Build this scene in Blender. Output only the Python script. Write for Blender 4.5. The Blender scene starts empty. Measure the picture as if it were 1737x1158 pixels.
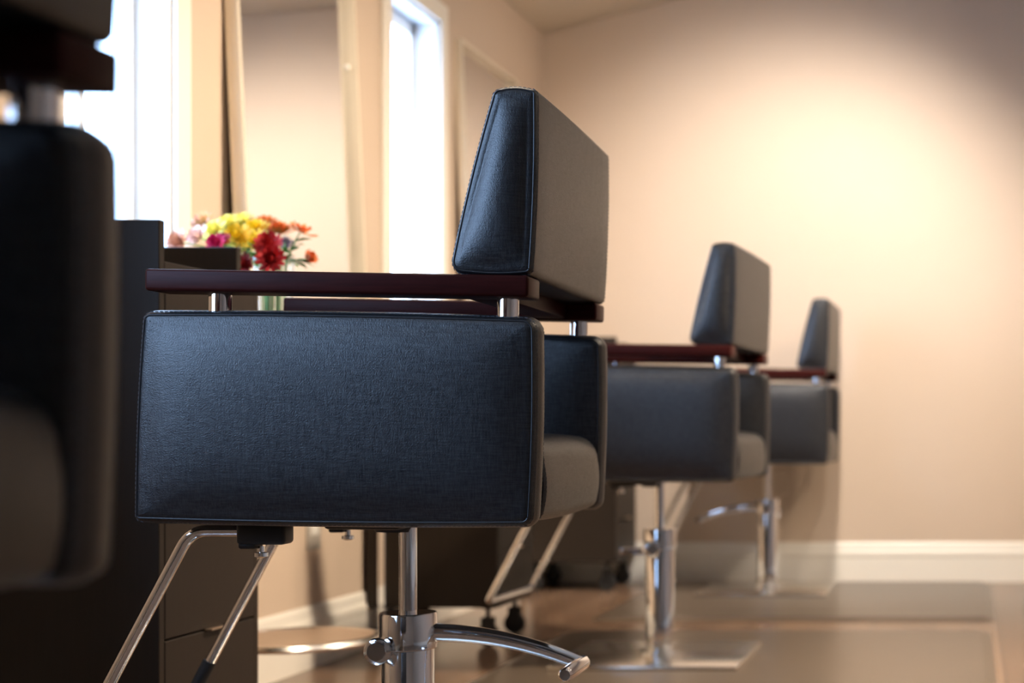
import bpy, bmesh, math, random
from mathutils import Vector, Matrix
random.seed(7)
PI = math.pi
scene = bpy.context.scene
C = scene.collection

# ------------------------------------------------------------------ camera
cam_d = bpy.data.cameras.new('camera')
cam_d.sensor_width = 36.0
cam_d.lens = 2700.0 / 1737.0 * 36.0
cam_d.shift_x = -(1640.0 - 868.5) / 1737.0      # the frame is a crop: the optical axis looks along the row of chairs
cam_d.shift_y = (724.0 - 579.0) / 1737.0
cam_d.clip_start = 0.05
cam_d.dof.use_dof = True
cam_d.dof.focus_distance = 2.53
cam_d.dof.aperture_fstop = 3.0
cam = bpy.data.objects.new('camera', cam_d); C.objects.link(cam)
cam.location = (0, 0, 0.73); cam.rotation_euler = (PI / 2, 0, 0)
scene.camera = cam

# ------------------------------------------------------------------ view, world, daylight
vs = scene.view_settings
vs.view_transform = 'Standard'; vs.look = 'None'; vs.gamma = 1.0; vs.use_curve_mapping = False
vs.exposure = 0.62
w = bpy.data.worlds.new('daylight'); scene.world = w; w.use_nodes = True
bg = w.node_tree.nodes['Background']
bg.inputs[0].default_value = (0.41, 0.63, 1.0, 1); bg.inputs[1].default_value = 11.0

def area(name, loc, rot, sx, sy, portal=True, energy=0, col=(1, 1, 1)):
    l = bpy.data.lights.new(name, 'AREA'); l.shape = 'RECTANGLE'; l.size = sx; l.size_y = sy
    l.energy = energy; l.color = col
    l.cycles.is_portal = portal
    o = bpy.data.objects.new(name, l); C.objects.link(o); o.location = loc; o.rotation_euler = rot
    return o

WX, FY, BY, RX = -2.0, 7.5, -2.6, 3.6          # window wall, far wall, shop front, right wall
WIN = [(0.80, 2.05), (3.5, 4.0), (5.5, 6.02)]  # first window is unseen, sized to throw blue light on the leather
SILL, HEAD = 0.90, 2.26
for (a, b) in WIN:                              # sky portals in the two narrow windows and the unseen, widened first one
    area('daylight_portal', (WX - 0.16, (a + b) / 2, (SILL + HEAD) / 2), (0, -PI / 2, 0), HEAD - SILL, b - a)

WARM = (1.0, 0.82, 0.62)
SPOTS = [  # x, y, ceiling z, aim x, aim y, aim z, energy, cone, blend
    (-0.45, 5.45, 2.78, -0.82, 7.5, 1.08, 285, 80, 0.85),
    (1.30, 5.60, 2.78, 1.00, 5.9, 0, 85, 145, 0.9),  # added, unseen: warm fill for the right of the room
    (0.80, 4.20, 2.78, -1.70, 4.9, 0.35, 520, 84, 0.8),  # added, unseen: brightens the window wall below the shelf
    (-1.15, 3.20, 2.775, -1.40, 3.3, 0, 60, 120, 0.8),  # added, unseen: warm fill along the window wall
    (-1.15, 1.20, 2.775, -1.40, 1.2, 0, 4, 120, 0.8),  # added, unseen: very faint fill near the foreground chair
    (1.50, 4.40, 2.78, 0.20, 5.2, 0, 110, 132, 0.35),  # added, unseen: fill from the right, cone kept off the foreground chair
    (1.30, 1.80, 2.78, 1.30, 1.8, 0, 20, 120, 0.8),  # added, unseen: weak fill over the open floor
    (0.20, 5.30, 2.78, -1.60, 7.5, 1.20, 85, 90, 1.0),  # added, unseen: brightens the left part of the far wall
]
for (x, y, z, ax, ay, az, e, cone, bl) in SPOTS:
    l = bpy.data.lights.new('downlight_lamp', 'SPOT'); l.energy = e; l.color = (1.0, 0.905, 0.81) if az > 1 else WARM
    l.spot_size = math.radians(cone); l.spot_blend = bl; l.shadow_soft_size = 0.09
    o = bpy.data.objects.new('downlight_lamp', l); C.objects.link(o); o.location = (x, y, z - 0.03)
    d = Vector((ax - x, ay - y, az - z)); o.rotation_euler = d.to_track_quat('-Z', 'Y').to_euler()

# ------------------------------------------------------------------ materials
def nmat(name):
    m = bpy.data.materials.new(name); m.use_nodes = True
    nt = m.node_tree; b = nt.nodes['Principled BSDF']
    return m, nt, b

def mat(name, col, rough=0.5, metal=0.0, spec=0.5, bump=0.0, bscale=200.0, var=0.0, vscale=8.0, coat=0.0, stretch=None):
    m, nt, b = nmat(name)
    b.inputs['Roughness'].default_value = rough; b.inputs['Metallic'].default_value = metal
    b.inputs['Specular IOR Level'].default_value = spec
    b.inputs['Coat Weight'].default_value = coat; b.inputs['Coat Roughness'].default_value = 0.12
    tc = nt.nodes.new('ShaderNodeTexCoord')
    src = tc.outputs['Object']
    if stretch:
        mp = nt.nodes.new('ShaderNodeMapping'); mp.inputs['Scale'].default_value = stretch
        nt.links.new(src, mp.inputs['Vector']); src = mp.outputs['Vector']
    n = nt.nodes.new('ShaderNodeTexNoise'); n.inputs['Scale'].default_value = vscale; n.inputs['Detail'].default_value = 6
    nt.links.new(src, n.inputs['Vector'])
    r = nt.nodes.new('ShaderNodeMix'); r.data_type = 'RGBA'
    r.inputs[6].default_value = tuple(max(0, c * (1 - var)) for c in col) + (1,)
    r.inputs[7].default_value = tuple(min(1, c * (1 + var)) for c in col) + (1,)
    nt.links.new(n.outputs['Fac'], r.inputs[0]); nt.links.new(r.outputs[2], b.inputs['Base Color'])
    if bump:
        n2 = nt.nodes.new('ShaderNodeTexNoise'); n2.inputs['Scale'].default_value = bscale; n2.inputs['Detail'].default_value = 4
        bp = nt.nodes.new('ShaderNodeBump'); bp.inputs['Strength'].default_value = bump; bp.inputs['Distance'].default_value = 0.001
        nt.links.new(src, n2.inputs['Vector']); nt.links.new(n2.outputs['Fac'], bp.inputs['Height'])
        nt.links.new(bp.outputs['Normal'], b.inputs['Normal'])
    return m

M = {}
M['wall'] = mat('tan_wall_paint', (0.62, 0.49, 0.375), 0.6, bump=0.15, bscale=160, var=0.02)
M['ceiling'] = mat('ceiling_paint', (0.66, 0.58, 0.47), 0.8, bump=0.2, bscale=120, var=0.02)
M['trim'] = mat('cream_trim_paint', (0.87, 0.82, 0.73), 0.35, var=0.01)
M['white'] = mat('white_window_paint', (0.82, 0.84, 0.85), 0.4, var=0.01)
M['leather'] = mat('black_leather', (0.009, 0.0092, 0.011), 0.36, spec=0.6, bump=0.6, bscale=520, var=0.5, vscale=130)
nt = M['leather'].node_tree; b = nt.nodes['Principled BSDF']   # fine woven backing shows through as faint streaks in the gloss
tc = nt.nodes.new('ShaderNodeTexCoord'); add = nt.nodes.new('ShaderNodeMath'); add.operation = 'ADD'
for k, sc in enumerate(((420, 420, 40), (40, 40, 420))):
    mp = nt.nodes.new('ShaderNodeMapping'); mp.inputs['Scale'].default_value = sc
    nz = nt.nodes.new('ShaderNodeTexNoise'); nz.inputs['Scale'].default_value = 1.0; nz.inputs['Detail'].default_value = 5; nz.inputs['Roughness'].default_value = 0.65
    nt.links.new(tc.outputs['Object'], mp.inputs[0]); nt.links.new(mp.outputs[0], nz.inputs['Vector']); nt.links.new(nz.outputs['Fac'], add.inputs[k])
mr = nt.nodes.new('ShaderNodeMapRange'); mr.inputs['From Min'].default_value = 0.6; mr.inputs['From Max'].default_value = 1.4
mr.inputs['To Min'].default_value = 0.26; mr.inputs['To Max'].default_value = 0.50
nt.links.new(add.outputs[0], mr.inputs['Value']); nt.links.new(mr.outputs[0], b.inputs['Roughness'])
mr2 = nt.nodes.new('ShaderNodeMapRange'); mr2.inputs['From Min'].default_value = 0.6; mr2.inputs['From Max'].default_value = 1.4
mr2.inputs['To Min'].default_value = 0.3; mr2.inputs['To Max'].default_value = 0.9
nt.links.new(add.outputs[0], mr2.inputs['Value']); nt.links.new(mr2.outputs[0], b.inputs['Specular IOR Level'])
M['seam'] = mat('black_piping', (0.008, 0.008, 0.01), 0.5, var=0.1)
M['thread'] = mat('grey_thread', (0.10, 0.11, 0.13), 0.7, var=0.1)
M['chrome'] = mat('chrome', (0.86, 0.86, 0.87), 0.06, metal=1.0, var=0.01)
M['steel'] = mat('polished_plate', (0.80, 0.76, 0.70), 0.24, metal=1.0, var=0.04, vscale=30)
M['mahogany'] = mat('dark_mahogany', (0.032, 0.0055, 0.0045), 0.42, spec=0.08, var=0.5, vscale=14, coat=0.0, stretch=(1.2, 14, 14))
M['black'] = mat('black_casting', (0.008, 0.008, 0.009), 0.45, bump=0.3, bscale=300, var=0.2)
M['rubber'] = mat('black_rubber', (0.01, 0.01, 0.011), 0.7, var=0.2)
M['espresso'] = mat('espresso_laminate', (0.020, 0.014, 0.010), 0.5, spec=0.25, var=0.18, vscale=10, stretch=(10, 10, 1))
M['handle'] = mat('warm_nickel_handle', (0.70, 0.55, 0.42), 0.3, metal=1.0)
M['champagne'] = mat('champagne_frame', (0.80, 0.70, 0.55), 0.35, metal=0.2, var=0.03)
M['mat'] = mat('salon_mat_vinyl', (0.105, 0.080, 0.058), 0.28, spec=0.5, bump=0.2, bscale=260, var=0.1)
M['footboard'] = mat('footrest_board', (0.36, 0.25, 0.17), 0.3, var=0.1)
M['plate'] = mat('outlet_plate', (0.42, 0.38, 0.33), 0.4)
M['socket'] = mat('outlet_socket', (0.85, 0.82, 0.76), 0.35)
M['lamp_trim'] = mat('lamp_trim', (0.85, 0.83, 0.8), 0.4)

m, nt, b = nmat('mirror_silver'); b.inputs['Base Color'].default_value = (0.93, 0.93, 0.92, 1); b.inputs['Metallic'].default_value = 1; b.inputs['Roughness'].default_value = 0.0
M['mirror'] = m

m, nt, b = nmat('window_glass')
for n in list(nt.nodes):
    if n.type != 'OUTPUT_MATERIAL': nt.nodes.remove(n)
tr = nt.nodes.new('ShaderNodeBsdfTransparent'); gl = nt.nodes.new('ShaderNodeBsdfGlossy'); gl.inputs['Roughness'].default_value = 0.02
fr = nt.nodes.new('ShaderNodeLayerWeight'); fr.inputs['Blend'].default_value = 0.03
mx = nt.nodes.new('ShaderNodeMixShader')
nt.links.new(fr.outputs[0], mx.inputs[0]); nt.links.new(tr.outputs[0], mx.inputs[1]); nt.links.new(gl.outputs[0], mx.inputs[2])
nt.links.new(mx.outputs[0], nt.nodes['Material Output'].inputs[0])
M['glass'] = m

m, nt, b = nmat('vase_glass'); b.inputs['Base Color'].default_value = (0.93, 0.98, 0.96, 1); b.inputs['Transmission Weight'].default_value = 1; b.inputs['Roughness'].default_value = 0.02; b.inputs['IOR'].default_value = 1.2
M['vase'] = m
m, nt, b = nmat('lamp_glow'); b.inputs['Emission Color'].default_value = (1, 0.75, 0.48, 1); b.inputs['Emission Strength'].default_value = 12
M['glow'] = m

m, nt, b = nmat('wood_floor')                    # dark planks running along the row
tc = nt.nodes.new('ShaderNodeTexCoord')
mp = nt.nodes.new('ShaderNodeMapping'); mp.inputs['Rotation'].default_value = (0, 0, PI / 2)
br = nt.nodes.new('ShaderNodeTexBrick'); br.inputs['Scale'].default_value = 1.0
br.inputs['Brick Width'].default_value = 1.3; br.inputs['Row Height'].default_value = 0.115; br.inputs['Mortar Size'].default_value = 0.002
br.inputs['Color1'].default_value = (0.20, 0.12, 0.075, 1); br.inputs['Color2'].default_value = (0.29, 0.18, 0.115, 1); br.inputs['Mortar'].default_value = (0.03, 0.015, 0.01, 1)
mp2 = nt.nodes.new('ShaderNodeMapping'); mp2.inputs['Scale'].default_value = (30, 2.0, 1)
nz = nt.nodes.new('ShaderNodeTexNoise'); nz.inputs['Scale'].default_value = 2.0; nz.inputs['Detail'].default_value = 8
mixc = nt.nodes.new('ShaderNodeMix'); mixc.data_type = 'RGBA'; mixc.blend_type = 'MULTIPLY'; mixc.inputs[0].default_value = 0.5
nt.links.new(tc.outputs['Object'], mp.inputs[0]); nt.links.new(mp.outputs[0], br.inputs[0])
nt.links.new(tc.outputs['Object'], mp2.inputs[0]); nt.links.new(mp2.outputs[0], nz.inputs[0])
nt.links.new(br.outputs[0], mixc.inputs[6]); nt.links.new(nz.outputs[0], mixc.inputs[7]); nt.links.new(mixc.outputs[2], b.inputs['Base Color'])
b.inputs['Roughness'].default_value = 0.22
M['floor'] = m

def petal_mat(name, c1, c2):
    m = mat(name, c1, 0.6, var=0.15, vscale=60)
    m.node_tree.nodes['Principled BSDF'].inputs['Subsurface Weight'].default_value = 0.0
    return m
M['yellow'] = petal_mat('yellow_petals', (0.85, 0.62, 0.03), None)
M['lemon'] = petal_mat('lemon_petals', (0.88, 0.80, 0.22), None)
M['orange'] = petal_mat('orange_petals', (0.72, 0.20, 0.05), None)
M['red'] = petal_mat('red_petals', (0.50, 0.02, 0.025), None)
M['magenta'] = petal_mat('magenta_petals', (0.72, 0.03, 0.22), None)
M['peach'] = petal_mat('peach_petals', (0.80, 0.46, 0.32), None)
M['blush'] = petal_mat('blush_petals', (0.85, 0.60, 0.52), None)
M['lavender'] = petal_mat('lavender_petals', (0.40, 0.30, 0.55), None)
M['stem'] = mat('green_stem', (0.10, 0.27, 0.06), 0.5, var=0.3, vscale=40)
M['leaf'] = mat('green_leaf', (0.07, 0.22, 0.05), 0.5, var=0.35, vscale=40)

# ------------------------------------------------------------------ mesh helpers
def obj(name, bm, m, parent=None, smooth=True, angle=40):
    me = bpy.data.meshes.new(name)
    bmesh.ops.recalc_face_normals(bm, faces=bm.faces)
    bm.to_mesh(me); bm.free()
    me.materials.append(m)
    for p in me.polygons: p.use_smooth = smooth
    if smooth: me.set_sharp_from_angle(angle=math.radians(angle))
    o = bpy.data.objects.new(name, me); C.objects.link(o)
    if parent: o.parent = parent
    return o

def tag(o, label, cat, group=None, kind=None):
    o['label'] = label; o['category'] = cat
    if group: o['group'] = group
    if kind: o['kind'] = kind
    return o

def thing(name, label, cat, loc=(0, 0, 0), rz=0, group=None):
    o = bpy.data.objects.new(name, None); C.objects.link(o); o.empty_display_size = 0.1
    o.location = loc; o.rotation_euler = (0, 0, rz)
    return tag(o, label, cat, group)

def struct(name, bm, m, parent=None, smooth=False):
    o = obj(name, bm, m, parent, smooth)
    if parent is None: o['kind'] = 'structure'
    return o

def box(bm, x0, x1, y0, y1, z0, z1, bev=0.0, seg=2):
    vs_ = [bm.verts.new((x, y, z)) for x in (x0, x1) for y in (y0, y1) for z in (z0, z1)]
    f = [(0, 1, 3, 2), (4, 6, 7, 5), (0, 4, 5, 1), (2, 3, 7, 6), (0, 2, 6, 4), (1, 5, 7, 3)]
    fs = [bm.faces.new([vs_[i] for i in q]) for q in f]
    if bev > 0:
        es = list({e for fc in fs for e in fc.edges})
        bmesh.ops.bevel(bm, geom=es, offset=bev, segments=seg, affect='EDGES', profile=0.5)
    return bm

def bx(*a, **k): return box(bmesh.new(), *a, **k)

def smooth_path(pts, r, n=6):
    """round the inner corners of a polyline"""
    pts = [Vector(p) for p in pts]; out = [pts[0]]
    for i in range(1, len(pts) - 1):
        a, b_, c = pts[i - 1], pts[i], pts[i + 1]
        d1, d2 = (a - b_), (c - b_)
        rr = min(r, d1.length * 0.45, d2.length * 0.45)
        p, q = b_ + d1.normalized() * rr, b_ + d2.normalized() * rr
        for k in range(n + 1):
            t = k / n; out.append(p * (1 - t) ** 2 + b_ * 2 * t * (1 - t) + q * t * t)
    out.append(pts[-1]); return out

def tube(bm, pts, rad, seg=16, closed=False, caps=True, up=Vector((0, 0, 1)), sx=1.0, sy=1.0):
    pts = [Vector(p) for p in pts]; n = len(pts); rings = []
    for i, p in enumerate(pts):
        if closed: t = pts[(i + 1) % n] - pts[i - 1]
        else: t = pts[min(i + 1, n - 1)] - pts[max(i - 1, 0)]
        t.normalize()
        u_ = up if abs(t.dot(up)) < 0.95 else Vector((1, 0, 0)) if abs(t.x) < 0.9 else Vector((0, 1, 0))
        s = t.cross(u_).normalized(); v = s.cross(t).normalized()
        r = rad[i] if isinstance(rad, (list, tuple)) else rad
        rings.append([bm.verts.new(p + s * (r * sx * math.cos(2 * PI * k / seg)) + v * (r * sy * math.sin(2 * PI * k / seg))) for k in range(seg)])
    for i in range(n if closed else n - 1):
        A, B = rings[i], rings[(i + 1) % n]
        for k in range(seg):
            try: bm.faces.new((A[k], A[(k + 1) % seg], B[(k + 1) % seg], B[k]))
            except ValueError: pass
    if caps and not closed:
        bm.faces.new(rings[0][::-1]); bm.faces.new(rings[-1])
    return bm

def lathe(bm, prof, seg=40, cx=0, cy=0, caps=True):
    rings = [[bm.verts.new((cx + r * math.cos(2 * PI * k / seg), cy + r * math.sin(2 * PI * k / seg), z)) for k in range(seg)] for (r, z) in prof]
    for A, B in zip(rings, rings[1:]):
        for k in range(seg): bm.faces.new((A[k], A[(k + 1) % seg], B[(k + 1) % seg], B[k]))
    if caps:
        bm.faces.new(rings[0][::-1]); bm.faces.new(rings[-1])
    return bm

def outline(corners, bulge=0.0, nseg=12, ncor=7):
    """rounded polygon in (x, z); corners = (x, z, radius); sides may swell outward"""
    n = len(corners); P = [Vector((c[0], c[1])) for c in corners]
    area2 = sum(P[i].x * P[(i + 1) % n].y - P[(i + 1) % n].x * P[i].y for i in range(n))
    ins = []
    for i in range(n):
        a, b_, c = P[i - 1], P[i], P[(i + 1) % n]
        d1, d2 = (a - b_).normalized(), (c - b_).normalized()
        ang = math.acos(max(-1, min(1, d1.dot(d2)))); r = corners[i][2]
        L = r / math.tan(ang / 2); ctr = b_ + (d1 + d2).normalized() * (r / math.sin(ang / 2))
        ins.append((b_ + d1 * L, b_ + d2 * L, ctr, r))
    out = []
    for i in range(n):
        p, q, ctr, r = ins[i]
        a0 = math.atan2(*(p - ctr).yx); a1 = math.atan2(*(q - ctr).yx)
        da = (a1 - a0 + PI) % (2 * PI) - PI
        for k in range(ncor + 1):
            a = a0 + da * k / ncor; out.append(ctr + Vector((math.cos(a), math.sin(a))) * r)
        nx = ins[(i + 1) % n][0]; d = nx - q
        nrm = Vector((d.y, -d.x)).normalized() * (1 if area2 > 0 else -1)
        for k in range(1, nseg):
            t = k / nseg; out.append(q + d * t + nrm * (bulge * 4 * t * (1 - t)))
    return out, (1 if area2 > 0 else -1)

def onormals(o, sgn):
    n = len(o); res = []
    for i in range(n):
        t = o[(i + 1) % n] - o[i - 1]; res.append(Vector((t.y, -t.x)).normalized() * sgn)
    return res

def puffy(corners, y0, y1, er=0.02, cap=0.01, bulge=0.004, belly=0.004, nmid=8, fold=0.03):
    """upholstered block: rounded outline swept along Y with soft edges and swollen end faces.
    returns mesh, and the two loops of points where the end panels are sewn on"""
    o, s = outline(corners, bulge); nr = onormals(o, s); bm = bmesh.new(); N = len(o)
    rows = []
    for k in range(6):
        a = k / 5 * PI / 2; rows.append((y0 + er * (1 - math.cos(a)) if False else y0 + er * (1 - math.sin(PI / 2 - a)), er * (1 - math.sin(a))))
    for k in range(1, nmid):
        t = k / nmid; rows.append((y0 + er + (y1 - y0 - 2 * er) * t, -belly * 4 * t * (1 - t)))
    for k in range(6):
        a = (5 - k) / 5 * PI / 2; rows.append((y1 - er * (1 - math.sin(PI / 2 - a)), er * (1 - math.sin(a))))
    rings = [[bm.verts.new((o[i].x - nr[i].x * ins, y, o[i].y - nr[i].y * ins)) for i in range(N)] for (y, ins) in rows]
    for A, B in zip(rings, rings[1:]):
        for i in range(N): bm.faces.new((A[i], A[(i + 1) % N], B[(i + 1) % N], B[i]))
    cen = Vector((sum(v.co.x for v in rings[0]) / N, 0, sum(v.co.z for v in rings[0]) / N))
    q = [Vector((c[0], c[1])) for c in corners]     # bottom front, bottom back, top back, top front
    zb, zt = min(p.y for p in q) + er, max(p.y for p in q) - er
    def swell(x, z):
        t = max(0, min(1, (z - zb) / (zt - zb)))
        xa = q[0].x * (1 - t) + q[3].x * t + er; xb = q[1].x * (1 - t) + q[2].x * t - er
        g = lambda d: 1 - math.exp(-max(0.0, d) / fold)
        f = g(x - xa) * g(xb - x) * g(z - zb) * g(zt - z)
        return f
    for ring, yy, sg in ((rings[0], y0, -1), (rings[-1], y1, 1)):
        prev = ring
        for sc in (0.97, 0.93, 0.88, 0.82, 0.74, 0.64, 0.52, 0.4, 0.28, 0.15, 0.05):
            cur = []
            for v in ring:
                px, pz = cen.x + (v.co.x - cen.x) * sc, cen.z + (v.co.z - cen.z) * sc
                cur.append(bm.verts.new((px, yy + sg * cap * swell(px, pz), pz)))
            for i in range(N): bm.faces.new((prev[i], prev[(i + 1) % N], cur[(i + 1) % N], cur[i]))
            prev = cur
        bm.faces.new(prev)
    def loop(idx, off):
        y, ins = rows[idx]
        return [Vector((o[i].x - nr[i].x * (ins - off), y, o[i].y - nr[i].y * (ins - off))) for i in range(N)]
    e = len(rows) - 1
    return bm, [loop(2, 0.0004), loop(e - 2, 0.0004)], [loop(4, 0.0002), loop(e - 4, 0.0002)]

def stitches(bm, loop, step=0.0075, dash=0.0045, r=0.00055):
    L = len(loop); acc = 0.0; nxt = 0.0
    for i in range(L):
        a, b_ = loop[i], loop[(i + 1) % L]; d = (b_ - a).length
        if d < 1e-6: continue
        while nxt < acc + d:
            t = (nxt - acc) / d; p = a.lerp(b_, t); q = p + (b_ - a).normalized() * dash
            tube(bm, [p, q], r, seg=4); nxt += step
        acc += d

def copy_tree(o, parent=None):
    c = o.copy(); C.objects.link(c)
    if parent: c.parent = parent
    for ch in list(o.children): copy_tree(ch, c)
    return c

# ------------------------------------------------------------------ the room
struct('floor', bx(WX - 0.2, RX + 0.2, BY - 0.2, FY + 0.2, -0.1, 0), M['floor'])
bm = bmesh.new()                                 # ceiling rises from the window wall, then runs level
prof = [(WX - 0.2, 2.525), (WX, 2.575), (-1.22, 2.78), (RX + 0.2, 2.78)]
lo = [[bm.verts.new((x, y, z)) for (x, z) in prof] for y in (BY - 0.2, FY + 0.2)]
hi = [[bm.verts.new((x, y, 3.0)) for (x, z) in prof] for y in (BY - 0.2, FY + 0.2)]
for i in range(3):
    bm.faces.new((lo[0][i], lo[0][i + 1], lo[1][i + 1], lo[1][i])); bm.faces.new((hi[0][i], hi[1][i], hi[1][i + 1], hi[0][i + 1]))
    for k in (0, 1): bm.faces.new((lo[k][i], hi[k][i], hi[k][i + 1], lo[k][i + 1]))
for i in (0, 3): bm.faces.new((lo[0][i], lo[1][i], hi[1][i], hi[0][i]))
struct('ceiling', bm, M['ceiling'])
struct('wall_far', bx(WX - 0.2, RX + 0.2, FY, FY + 0.15, 0, 2.9), M['wall'])
struct('wall_right', bx(RX, RX + 0.15, BY - 0.15, FY, 0, 2.9), M['wall'])
bm = bmesh.new(); edges = [BY - 0.15] + [v for ab in WIN for v in ab] + [FY]
for i in range(0, len(edges), 2): box(bm, WX - 0.15, WX, edges[i], edges[i + 1], 0, 2.9)
for (a, b) in WIN:
    box(bm, WX - 0.15, WX, a, b, 0, SILL); box(bm, WX - 0.15, WX, a, b, HEAD, 2.9)
struct('wall_left', bm, M['wall'])
bm = bmesh.new()
box(bm, WX - 0.15, RX + 0.15, BY - 0.15, BY, 0, 2.9)
struct('wall_front', bm, M['wall'])

def base_profile(horizontal, a, b, pos, sgn):
    bm = bmesh.new()
    pr = [(0, 0), (0.016, 0), (0.016, 0.118), (0.019, 0.124), (0.019, 0.142), (0.012, 0.152), (0.010, 0.176), (0.004, 0.186), (0, 0.188)]
    R = []
    for t in (a, b):
        R.append([bm.verts.new((t, pos - d, z)) if horizontal else bm.verts.new((pos + sgn * d, t, z)) for (d, z) in pr])
    for i in range(len(pr)): bm.faces.new((R[0][i], R[0][(i + 1) % len(pr)], R[1][(i + 1) % len(pr)], R[1][i]))
    bm.faces.new(R[0]); bm.faces.new(R[1])
    return bm
struct('baseboard_far', base_profile(True, WX, RX, FY, 1), M['trim'])
struct('baseboard_left', base_profile(False, BY, FY - 0.02, WX, 1), M['trim'])
struct('baseboard_right', base_profile(False, BY, FY - 0.02, RX, -1), M['trim'])

def window(i, a, b):
    fr = bmesh.new()                             # jambs, stops, casing
    x0, x1 = WX - 0.148, WX
    g = 0.012
    for (p, q) in ((a, a + g), (b - g, b)):
        box(fr, x0, x1, p, q, SILL, HEAD)
    box(fr, x0, x1, a, b, HEAD - g, HEAD)
    o = bpy.data.objects.new('window_%d' % i, None); C.objects.link(o); o['kind'] = 'structure'
    o.location = (WX, (a + b) / 2, SILL)
    def part(name, bm, m):
        for v in bm.verts: v.co -= o.location
        p = obj(name, bm, m, o, False); return p
    part('jamb', fr, M['white'])
    s = bmesh.new()                              # sash with one upright glazing bar
    sx0, sx1 = WX - 0.125, WX - 0.085
    for (p, q) in ((a + g, a + g + 0.04), (b - g - 0.04, b - g), ((a + b) / 2 - 0.011, (a + b) / 2 + 0.011)):
        box(s, sx0, sx1, p, q, SILL + 0.02, HEAD - g, 0.003)
    for (p, q) in ((SILL + 0.02, SILL + 0.075), (HEAD - g - 0.05, HEAD - g)):
        box(s, sx0, sx1, a + g, b - g, p, q, 0.003)
    part('sash', s, M['white'])
    part('pane', bx(WX - 0.108, WX - 0.103, a + g + 0.03, b - g - 0.03, SILL + 0.05, HEAD - 0.05), M['glass'])
    c = bmesh.new()
    cw = 0.075
    for (p, q) in ((a - cw, a), (b, b + cw)):
        box(c, WX, WX + 0.016, p, q, SILL, HEAD + cw, 0.004)
    box(c, WX, WX + 0.018, a, b, HEAD, HEAD + cw, 0.004)
    part('casing', c, M['trim'])
    part('sill', bx(WX - 0.148, WX + 0.035, a, b, SILL - 0.001, SILL + 0.02, bev=0.004), M['white'])
for i, (a, b) in enumerate(WIN): window(i + 1, a, b)

# recessed lamps: the far wall washer, then added unseen fill lights
LN = ['recessed downlight in the ceiling close to the far wall, above the last chair', 'added recessed fill downlight near the far wall towards the right side',
      'added recessed fill downlight over the gap between the sharp chair and the next', 'added recessed fill downlight above the nearer station with the vase',
      'added recessed fill downlight above the foreground chair', 'added recessed fill downlight over the open floor right of the middle chairs', 'added recessed fill downlight over the open floor nearest the shop front', 'added recessed fill downlight in the middle of the ceiling aimed at the far corner']
for (x, y, z, *_), lb in zip(SPOTS, LN):
    t = thing('ceiling_light', lb, 'ceiling light', (x, y, z), 0, 'recessed downlights')
    obj('trim_ring', lathe(bmesh.new(), [(0.075, 0.002), (0.075, -0.006), (0.06, -0.006), (0.056, 0.002)], 32), M['lamp_trim'], t)
    obj('bulb', lathe(bmesh.new(), [(0.05, 0.001), (0.05, -0.003), (0.03, -0.005)], 24), M['glow'], t)

# ------------------------------------------------------------------ styling chair
W2 = 0.32; PT = 0.085
RAKE = Matrix.Translation((-0.023, 0, 0.575)) @ Matrix.Rotation(math.radians(0.8), 4, 'Y') @ Matrix.Translation((0, 0, -0.575))

def raked(bm):
    bmesh.ops.transform(bm, matrix=RAKE, verts=bm.verts); return bm

def upholstered(name, corners, y0, y1, parent, **k):
    bm, seams, st = puffy(corners, y0, y1, **k)
    p = obj(name, raked(bm), M['leather'], parent, angle=60)
    for lp, ls in zip(seams, st):
        obj('piping', raked(tube(bmesh.new(), lp, 0.0016, seg=6, closed=True)), M['seam'], p)
        s = bmesh.new(); stitches(s, ls)
        obj('stitching', raked(s), M['thread'], p, False)
    return p

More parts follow.
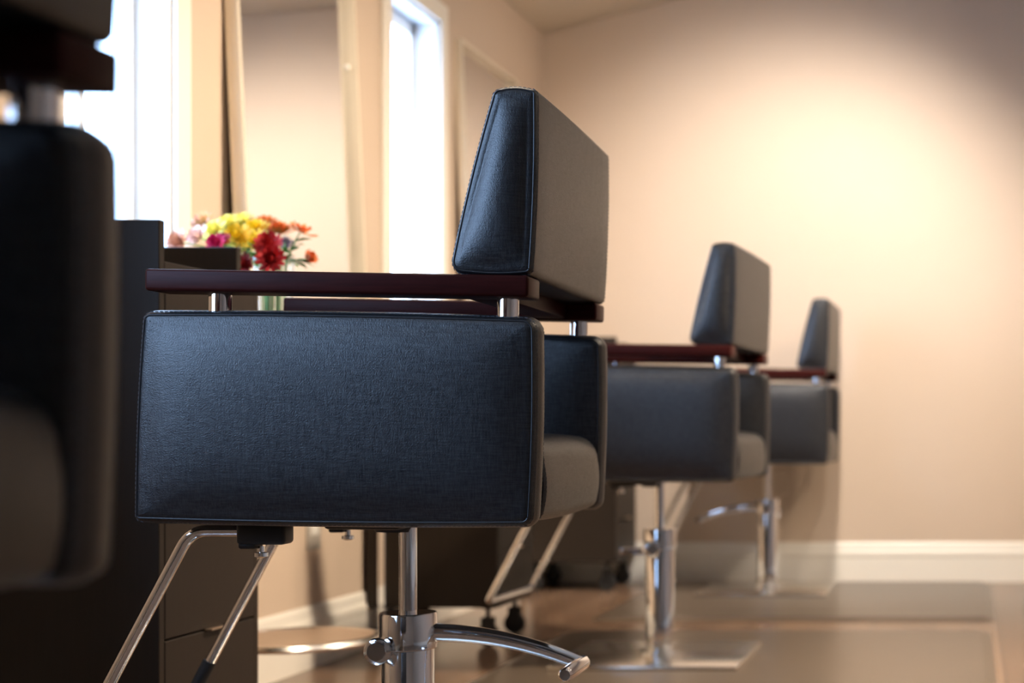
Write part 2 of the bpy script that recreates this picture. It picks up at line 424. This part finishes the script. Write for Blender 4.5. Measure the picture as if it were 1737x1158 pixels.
def make_chair(label):
    r = thing('styling_chair', label, 'chair', group='styling chairs in a row along the window wall')
    # --- base
    obj('base_plate', bx(-0.28, 0.28, -0.28, 0.28, 0.0, 0.014, bev=0.004), M['steel'], r)
    obj('column', lathe(bmesh.new(), [(0.062, 0.014), (0.062, 0.024), (0.0445, 0.026), (0.0445, 0.336), (0.0435, 0.338)], 48), M['chrome'], r)
    obj('collar', lathe(bmesh.new(), [(0.047, 0.338), (0.0495, 0.340), (0.0495, 0.399), (0.048, 0.402), (0.018, 0.402)], 48), M['chrome'], r)
    obj('piston', lathe(bmesh.new(), [(0.0152, 0.10), (0.0152, 0.57)], 32), M['chrome'], r)
    k = bmesh.new()                              # round release knob facing along the row
    lathe(k, [(0.004, 0.030), (0.016, 0.030), (0.0165, 0.028), (0.0175, 0.028), (0.0235, 0.024), (0.0235, -0.012), (0.012, -0.02)], 32)
    bmesh.ops.transform(k, matrix=Matrix.Translation((-0.035, -0.034, 0.341)) @ Matrix.Rotation(PI / 2, 4, 'X'), verts=k.verts)
    obj('release_knob', k, M['chrome'], r)
    lv = bmesh.new(); pts = []; rad = []
    for i in range(17):
        t = i / 16; pts.append((0.040 + 0.262 * t, 0, 0.366 - 0.056 * t ** 2.0)); rad.append(0.0175 - 0.0045 * t)
    tube(lv, pts, rad, seg=20, sx=0.62, sy=0.95)
    lever = obj('pump_lever', lv, M['chrome'], r)
    pd = bmesh.new()
    tube(pd, [(0.302, 0.026, 0.308), (0.302, 0.022, 0.308), (0.302, -0.12, 0.308), (0.302, -0.126, 0.308)], [0.010, 0.0135, 0.0125, 0.009], seg=20)
    obj('pedal_bar', pd, M['chrome'], lever)
    # --- seat module
    s = bmesh.new(); box(s, -0.10, 0.03, -0.07, 0.07, 0.552, 0.580, 0.006); lathe(s, [(0.032, 0.545), (0.036, 0.556)], 24)
    obj('mounting_plate', raked(s), M['black'], r)
    for sgn in (-1, 1):
        c = 0.5 * sgn
        y0, y1 = (-W2 + 0.012, -W2 + PT) if sgn < 0 else (W2 - PT, W2 - 0.012)
        upholstered('arm_panel', [(-0.312, 0.576, 0.012), (0.312, 0.576, 0.018), (0.314, 0.909, 0.022), (-0.303, 0.909, 0.016)], y0, y1, r,
                    er=0.018, cap=0.015, bulge=0.003, fold=0.035, belly=0.003)
        ya = sgn * (W2 - 0.043)
        a = bmesh.new(); box(a, -0.292, 0.303, ya - 0.041, ya + 0.041, 0.940, 0.974, 0.005, 3)
        obj('armrest', raked(a), M['mahogany'], r)
        for px in (-0.192, 0.262):
            p = bmesh.new(); lathe(p, [(0.0172, 0.895), (0.0172, 0.941)], 28, px, sgn * (W2 - 0.043))
            obj('armrest_post', raked(p), M['chrome'], r)
    upholstered('seat', [(-0.30, 0.580, 0.02), (0.312, 0.580, 0.02), (0.312, 0.716, 0.045), (-0.30, 0.730, 0.05)], -W2 + PT + 0.002, W2 - PT - 0.002, r,
                er=0.012, cap=0.0, bulge=0.004, belly=0.004)
    upholstered('back_cushion', [(0.173, 0.975, 0.020), (0.307, 0.975, 0.012), (0.311, 1.272, 0.010), (0.241, 1.272, 0.016)], -W2 + 0.010, W2 - 0.010, r,
                er=0.014, cap=0.022, bulge=0.003, belly=0.002, fold=0.028)
    s = bx(0.180, 0.245, -W2 + 0.086, W2 - 0.086, 0.942, 0.975, bev=0.004)
    obj('cross_rail', raked(s), M['mahogany'], r)
    # --- footrest on two brackets
    f = bmesh.new()
    yy = 0.203
    pth = [(-0.15, -yy, 0.560), (-0.289, -yy, 0.560), (-0.474, -yy, 0.205), (-0.474, yy, 0.205), (-0.289, yy, 0.560), (-0.15, yy, 0.560)]
    tube(f, smooth_path(pth, 0.028, 8), 0.0098, seg=18)
    foot = obj('footrest', f, M['chrome'], r)
    for sgn in (-1, 1):
        s = bmesh.new(); box(s, -0.208, -0.129, sgn * yy - 0.022, sgn * yy + 0.022, 0.538, 0.580, 0.007, 3)
        box(s, -0.206, -0.178, sgn * yy - 0.018, sgn * yy + 0.018, 0.531, 0.545, 0.004)
        br_ = obj('footrest_bracket', s, M['black'], r)
        s = bmesh.new(); lathe(s, [(0.005, 0.535), (0.005, 0.525), (0.011, 0.524), (0.011, 0.518), (0.006, 0.516)], 20, -0.175, sgn * yy - sgn * 0.0)
        obj('clamp_bolt', s, M['chrome'], br_)
    return r

LAB = ['black leather styling chair in sharp focus with reddish wood armrests, second from the camera',
       'black leather styling chair just behind the sharply focused one, third in the row',
       'blurred black styling chair farthest away in front of the far wall',
       'dark out of focus styling chair cut off by the left edge of the frame']
chA = make_chair(LAB[0])
SEAT_PARTS = ('mounting_plate', 'arm_panel', 'seat', 'back_cushion', 'armrest', 'armrest_post', 'cross_rail', 'footrest', 'footrest_bracket')
def place(root, x, y, yaw, lift=0.0, lever=0.0, knob=0.0, base=0.0):
    root.location = (x, y, 0); root.rotation_euler = (0, 0, math.radians(yaw))
    for ch in root.children:
        n = ch.name.split('.')[0]
        if n in SEAT_PARTS or n == 'piston': ch.location.z = lift
        elif n == 'pump_lever': ch.rotation_euler.z = math.radians(lever)
        elif n == 'release_knob': ch.rotation_euler.z = math.radians(knob)
        elif n == 'base_plate': ch.rotation_euler.z = math.radians(base)
chB = copy_tree(chA); chB['label'] = LAB[1]
chC = copy_tree(chA); chC['label'] = LAB[2]
chD = copy_tree(chA); chD['label'] = LAB[3]
place(chA, -0.990, 2.82, 2.2, base=-2.6)
place(chB, -0.957, 4.96, -2.6, lift=-0.014, lever=104, knob=25, base=2.6)
place(chC, -0.877, 7.0, 0.0, lift=-0.010, lever=178, knob=178)
place(chD, -0.929, 0.894, 0.0, lift=0.045)
fa = [c for c in chA.children if c.name.startswith('footrest') and 'bracket' not in c.name][0]
for sgn in (-1, 1):                              # rubber sleeves on the lower ends of the bars
    s = bmesh.new(); d = Vector((-0.185, 0, -0.355)).normalized()
    p = Vector((-0.432, sgn * 0.203, 0.288)); tube(s, [p, p + d * 0.07], 0.0122, seg=18)
    obj('rubber_sleeve', s, M['rubber'], fa)

# ------------------------------------------------------------------ styling stations
def make_station(label):
    t = thing('styling_station', label, 'cabinet', group='styling stations along the window wall')
    D = 0.432; X0, X1 = -0.435, 0.0             # local: front face at x = 0, near side at y = 0
    ZB = 0.132
    obj('body', bx(X0, -0.018, 0.02, D - 0.02, ZB, 1.03), M['espresso'], t, False)
    s = bx(X0, 0.0, 0.0, 0.02, ZB, 1.128, bev=0.0015, seg=1)
    obj('side_panel', s, M['espresso'], t, False)
    s = bx(X0, -0.040, D - 0.02, D, 1.03, 1.122, bev=0.0015, seg=1); box(s, X0, -0.002, D - 0.02, D, ZB, 1.03, 0.0015, 1)
    obj('side_panel', s, M['espresso'], t, False)
    obj('top', bx(X0, 0.0, 0.02, D - 0.02, 1.03, 1.05, bev=0.0015, seg=1), M['espresso'], t, False)
    for (a, b) in ((ZB, 0.315), (0.319, 0.675), (0.679, 1.027)):
        d = obj('drawer', bx(-0.018, 0.0, 0.023, D - 0.023, a, b, bev=0.0015, seg=1), M['espresso'], t, False)
        obj('handle', bx(0.0, 0.016, D / 2 - 0.035, D / 2 + 0.035, b - 0.004 if b > 0.4 else b + 0.001, b if b > 0.4 else b + 0.005, bev=0.001, seg=1), M['handle'], d, False)
    obj('back_leg', bx(X0 + 0.04, X0 + 0.062, -0.004, 0.0, 0.06, 1.10, bev=0.001, seg=1), M['chrome'], t, False)
    for (cx, cy) in ((-0.05, 0.06), (-0.05, D - 0.06), (X0 + 0.06, 0.06), (X0 + 0.06, D - 0.06)):
        c = bmesh.new(); lathe(c, [(0.02, 0.132), (0.02, 0.124), (0.008, 0.122), (0.008, 0.09)], 16, cx, cy)
        box(c, cx - 0.02, cx + 0.02, cy - 0.017, cy - 0.013, 0.035, 0.095); box(c, cx - 0.02, cx + 0.02, cy + 0.013, cy + 0.017, 0.035, 0.095)
        c = obj('caster', c, M['black'], t)
        wv = bmesh.new(); lathe(wv, [(0.034, -0.011), (0.037, -0.007), (0.037, 0.007), (0.034, 0.011)], 24)
        bmesh.ops.transform(wv, matrix=Matrix.Translation((cx, cy, 0.037)) @ Matrix.Rotation(PI / 2, 4, 'X'), verts=wv.verts)
        obj('wheel', wv, M['rubber'], c)
    return t
st1 = make_station('dark brown styling station on casters beside the vase of flowers, left of the sharp chair')
st1.location = (-1.55, 3.055, 0)
st2 = copy_tree(st1); st2['label'] = 'dark brown styling station seen under the sharply focused chair, behind its column'; st2.location = (-1.55, 5.26, 0)
st3 = copy_tree(st1); st3['label'] = 'dark brown styling station in the corner by the far wall'; st3.location = (-1.55, 7.03, 0)

def ledge(a, b, label):
    o = obj('wall_shelf', bx(WX + 0.0005, -1.585, a, b, 0.93, 0.97, bev=0.003), M['espresso'], None, False)
    return tag(o, label, 'shelf', 'shelves under the mirrors')
ledge(3.489, 5.258, 'dark brown wall shelf under the large mirror, carrying the vase')
ledge(5.694, 7.028, 'dark brown wall shelf under the farther mirror')

# ------------------------------------------------------------------ mirrors: deep frame, leaning back against the wall
def mirror(a, b, top, label, lean):
    wd = b - a; h = top - 0.972
    t = thing('wall_mirror', label, 'mirror', (WX + 0.045 + 0.0, (a + b) / 2, 0.972), 0, 'framed mirrors on the window wall')
    f = bmesh.new(); fw, fd = 0.016, 0.036
    for (p, q) in ((-wd / 2, -wd / 2 + fw), (wd / 2 - fw, wd / 2)): box(f, 0.0, fd, p, q, 0, h, 0.002)
    for (p, q) in ((0, fw), (h - fw, h)): box(f, 0.0, fd, -wd / 2 + fw, wd / 2 - fw, p, q, 0.002)
    obj('mirror_frame', f, M['champagne'], t)
    obj('mirror_glass', bx(0.004, 0.010, -wd / 2 + fw - 0.003, wd / 2 - fw + 0.003, fw - 0.003, h - fw + 0.003), M['mirror'], t, False)
    obj('backing', bx(0.0, 0.0035, -wd / 2 + fw, wd / 2 - fw, fw, h - fw), M['espresso'], t, False)
    for sg in (-1, 1):                           # small clear clips near the top corners
        s = bmesh.new(); lathe(s, [(0.010, 0), (0.010, 0.005), (0.006, 0.008)], 16)
        bmesh.ops.transform(s, matrix=Matrix.Translation((0.010, sg * (wd / 2 - fw - 0.012), 1.88 - 0.972)) @ Matrix.Rotation(PI / 2, 4, 'Y'), verts=s.verts)
        obj('clip', s, M['socket'], t)
    t.rotation_euler = (0, -math.radians(lean), 0)
    return t
mirror(4.27, 5.12, 2.25, 'large framed mirror behind the flowers, between the two windows', 2.4)
mirror(6.21, 7.00, 2.25, 'framed mirror nearest the far corner, partly hidden by the sharp chair back', 2.4)

# ------------------------------------------------------------------ footrest by the station, outlet, mats
s = bmesh.new()
lathe(s, [(0.20, 0.158), (0.215, 0.160), (0.222, 0.168), (0.215, 0.177), (0.20, 0.179), (0.198, 0.172)], 64)
t = thing('footrest_platform', 'round footrest with chrome rim fixed low on the window wall under the mirror', 'footrest', (-1.775, 4.20, 0))
obj('rim', s, M['steel'], t)
obj('platform_top', lathe(bmesh.new(), [(0.199, 0.160), (0.199, 0.176)], 64), M['footboard'], t)
obj('wall_bracket', bx(-0.2245, -0.14, -0.03, 0.03, 0.145, 0.160), M['chrome'], t, False)

t = thing('electrical_outlet', 'small grey wall outlet low on the window wall under the mirror', 'outlet', (WX, 4.86, 0.40))
obj('cover_plate', bx(0, 0.006, -0.045, 0.055, -0.045, 0.05, bev=0.002), M['plate'], t)
s = bmesh.new()
box(s, 0.006, 0.009, -0.022, 0.032, 0.0, 0.036, 0.001)
obj('socket', s, M['socket'], t)

def floor_mat(x0, x1, y0, y1, label):
    bm = bmesh.new(); e = 0.035; z = 0.0125
    rings = []
    for (ins, zz) in ((0, 0), (0, 0.002), (e, z)):
        o, sg = outline([(x0 + ins, y0 + ins, 0.03), (x1 - ins, y0 + ins, 0.03), (x1 - ins, y1 - ins, 0.03), (x0 + ins, y1 - ins, 0.03)], 0, 2, 5)
        rings.append([bm.verts.new((p.x, p.y, zz)) for p in o])
    N = len(rings[0])
    for A, B in zip(rings, rings[1:]):
        for i in range(N): bm.faces.new((A[i], A[(i + 1) % N], B[(i + 1) % N], B[i]))
    bm.faces.new(rings[0][::-1]); bm.faces.new(rings[-1])
    o = obj('floor_mat', bm, M['mat'], None, False)
    return tag(o, label, 'mat', 'mats under the styling chairs')
floor_mat(-1.42, 0.085, 4.20, 5.66, 'brown vinyl floor mat under the middle chair, nearer one on the right')
floor_mat(-1.42, 0.105, 6.00, 7.44, 'brown vinyl floor mat under the farthest chair, along the far wall')
for c in (chB, chC): c.location.z = 0.0125
pb = [c for c in chB.children if c.name.startswith('pump_lever')][0].children[0]   # this pedal is fitted the other way round
pb.location = (0.604, 0, 0); pb.rotation_euler = (0, 0, PI)

# ------------------------------------------------------------------ vase and flowers
VX, VY, VZ = -1.655, 3.80, 0.97
t = thing('glass_vase', 'clear glass vase of mixed flowers standing on the shelf beside the station', 'vase', (VX, VY, VZ))
obj('glass', lathe(bmesh.new(), [(0.036, 0.0), (0.040, 0.004), (0.043, 0.10), (0.047, 0.165), (0.0445, 0.165), (0.0405, 0.10), (0.037, 0.010), (0.01, 0.008)], 40), M['vase'], t)

def at(u, v, y):
    return Vector(((u - 1640) / 2700 * y, y, 0.73 - (v - 724) / 2700 * y))

def bloom(bm, c, axis, r, kind, n):
    ax = axis.normalized(); s = ax.cross(Vector((0.31, 0.77, 0.13))).normalized(); q = ax.cross(s)
    layers = {'mum': 5, 'carnation': 4, 'daisy': 2, 'bud': 2}[kind]
    for L in range(layers):
        tt = L / max(1, layers - 1)
        tilt = {'mum': 0.05 + 1.25 * tt, 'carnation': 0.25 + 1.0 * tt, 'daisy': 0.15 + 0.4 * tt, 'bud': 0.9 + 0.4 * tt}[kind]
        ln = r * (1 - 0.35 * tt); k = max(6, int(n * (1 - 0.35 * tt))); wd = 2.1 * ln * PI / k * 0.62
        for i in range(k):
            a = 2 * PI * (i + 0.5 * (L % 2)) / k + random.uniform(-.08, .08); tl = tilt + random.uniform(-.14, .14)
            rd = s * math.cos(a) + q * math.sin(a); tg = ax.cross(rd)
            dr = rd * math.cos(tl) + ax * math.sin(tl); nn = dr.cross(tg).normalized()
            b0 = c + rd * r * 0.05 + ax * (r * 0.1 * tt)
            pts = []
            for (f, wf, lift) in ((0, .3, 0), (.45, .95, .06), (.8, 1.0, .02), (1.0, .45, -.08)):
                p = b0 + dr * ln * f - nn * (ln * lift)
                pts.append((p - tg * wd * wf / 2, p + nn * 0.0009, p + tg * wd * wf / 2))
            vv = [[bm.verts.new(x) for x in tr] for tr in pts]
            for A, B in zip(vv, vv[1:]):
                for j in (0, 1): bm.faces.new((A[j], A[j + 1], B[j + 1], B[j]))
    return bm

def leaf(bm, base, dirv, L, wd):
    d = dirv.normalized(); s = d.cross(Vector((0, 0.3, 1))).normalized(); u_ = s.cross(d)
    rows = []
    for k in range(7):
        f = k / 6; ww = wd * math.sin(PI * min(1, f * 0.93 + 0.07)) ; p = base + d * L * f + u_ * (-0.25 * L * f * f)
        rows.append([bm.verts.new(p - s * ww + u_ * ww * .3), bm.verts.new(p), bm.verts.new(p + s * ww + u_ * ww * .3)])
    for A, B in zip(rows, rows[1:]):
        for j in (0, 1): bm.faces.new((A[j], A[j + 1], B[j + 1], B[j]))

FL = [  # pixel of the head, depth, radius, kind, colour, label
    (306, 412, 3.72, .026, 'carnation', 'peach', 'peach carnation lowest at the left end of the bouquet'),
    (338, 404, 3.74, .026, 'carnation', 'blush', 'pale blush carnation just above the dark station edge at left'),
    (346, 380, 3.86, .027, 'carnation', 'peach', 'peach carnation standing highest on the left of the bouquet'),
    (366, 394, 3.76, .027, 'mum', 'lemon', 'pale lemon chrysanthemum leftmost of the yellow blooms'),
    (388, 384, 3.84, .028, 'mum', 'lemon', 'pale lemon chrysanthemum at the upper left of the yellow blooms'),
    (412, 381, 3.86, .028, 'mum', 'lemon', 'pale lemon chrysanthemum highest of the yellow blooms'),
    (434, 392, 3.80, .028, 'mum', 'yellow', 'bright yellow chrysanthemum beside the orange blooms, upper of two'),
    (432, 411, 3.73, .028, 'mum', 'yellow', 'bright yellow chrysanthemum rightmost and low above the stems'),
    (404, 403, 3.72, .028, 'mum', 'yellow', 'bright yellow chrysanthemum in the middle of the yellow blooms'),
    (368, 413, 3.66, .019, 'carnation', 'magenta', 'magenta flower under the yellow blooms above the dark station edge'),
    (381, 409, 3.68, .016, 'carnation', 'red', 'small red flower beside the magenta one'),
    (450, 387, 3.88, .029, 'carnation', 'orange', 'rust orange carnation right behind the yellow blooms'),
    (474, 396, 3.82, .029, 'carnation', 'orange', 'orange carnation in the middle right of the bouquet'),
    (456, 416, 3.70, .027, 'carnation', 'red', 'deep red carnation right of the yellow blooms, upper one'),
    (460, 441, 3.68, .027, 'carnation', 'red', 'deep red carnation hanging low right of the stems'),
    (415, 449, 3.70, .022, 'carnation', 'red', 'red carnation hanging low beside the corner of the station'),
    (484, 412, 3.86, .016, 'daisy', 'lavender', 'thin lavender flower between the red and far right orange blooms'),
    (510, 393, 3.82, .031, 'daisy', 'orange', 'orange daisy at the upper right, tallest on that side'),
    (519, 441, 3.80, .021, 'bud', 'orange', 'small orange bud lowest at the far right of the bouquet'),
]
HEADS = [at(u, v, y) for (u, v, y, *_) in FL]; RAD = [f[3] * 1.12 for f in FL]
for it in range(200):                            # slide crowded heads apart in depth along their lines of sight
    for a in range(len(FL)):
        for b in range(a + 1, len(FL)):
            d = HEADS[b] - HEADS[a]; need = (RAD[a] + RAD[b]) * 0.98
            if d.length < need:
                k = (need - d.length) * 0.3 * (1 if HEADS[b].y >= HEADS[a].y else -1)
                HEADS[a] = HEADS[a] * 1.0; ya, yb = HEADS[a].y - k, HEADS[b].y + k
                HEADS[a] = at(FL[a][0], FL[a][1], ya); HEADS[b] = at(FL[b][0], FL[b][1], yb)
HC = sum(HEADS, Vector()) / len(HEADS)
for i, (u, v, y, r, kind, col, lb) in enumerate(FL):
    h = HEADS[i]; o2 = Vector((h.x - HC.x, h.y - HC.y)); a = math.atan2(o2.y, o2.x)
    rad = min(0.034, 0.006 + 0.17 * o2.length); cs = Vector((math.cos(a), math.sin(a), 0))
    neck = Vector((VX, VY, VZ + 0.150)) + cs * rad
    foot = Vector((VX, VY, VZ + 0.014)) + cs * rad * 0.8
    ax = (h - neck).normalized()
    ax = (ax + Vector((0.1, -0.45, 0.35))).normalized()
    if kind in ('daisy', 'bud'): ax = (h - neck).normalized() + Vector((0.15, -.05, 0.5))
    rt = thing('flower', lb, 'flower', foot, 0, 'cut flowers in the glass vase')
    s = bmesh.new(); mid = neck.lerp(h, 0.55) + Vector((0, 0, 0.012)); P = []
    for k in range(13):
        f = k / 12; q = (f - .4) / .6
        P.append(foot.lerp(neck, f / .4) if f < .4 else (neck * (1 - q) ** 2 + mid * 2 * q * (1 - q) + h * q ** 2))
    tube(s, [p - foot for p in P], 0.0018, seg=7)
    obj('stem', s, M['stem'], rt)
    s = bmesh.new(); bloom(s, h - foot, ax, RAD[i] * 1.15, kind, {'mum': 20, 'carnation': 13, 'daisy': 15, 'bud': 8}[kind])
    obj('blossom', s, M[col], rt, angle=80)
    for k in range(3):
        p = P[6 + k + i % 2]; aa = a + (-0.9, 0.9, 0.1)[k]
        s = bmesh.new(); leaf(s, p - foot, Vector((math.cos(aa), math.sin(aa), -0.15 + 0.3 * (i % 3))), 0.034 + 0.006 * (i % 4), .0075)
        obj('leaf', s, M['leaf'], rt, angle=80)
bpy.context.view_layer.update()
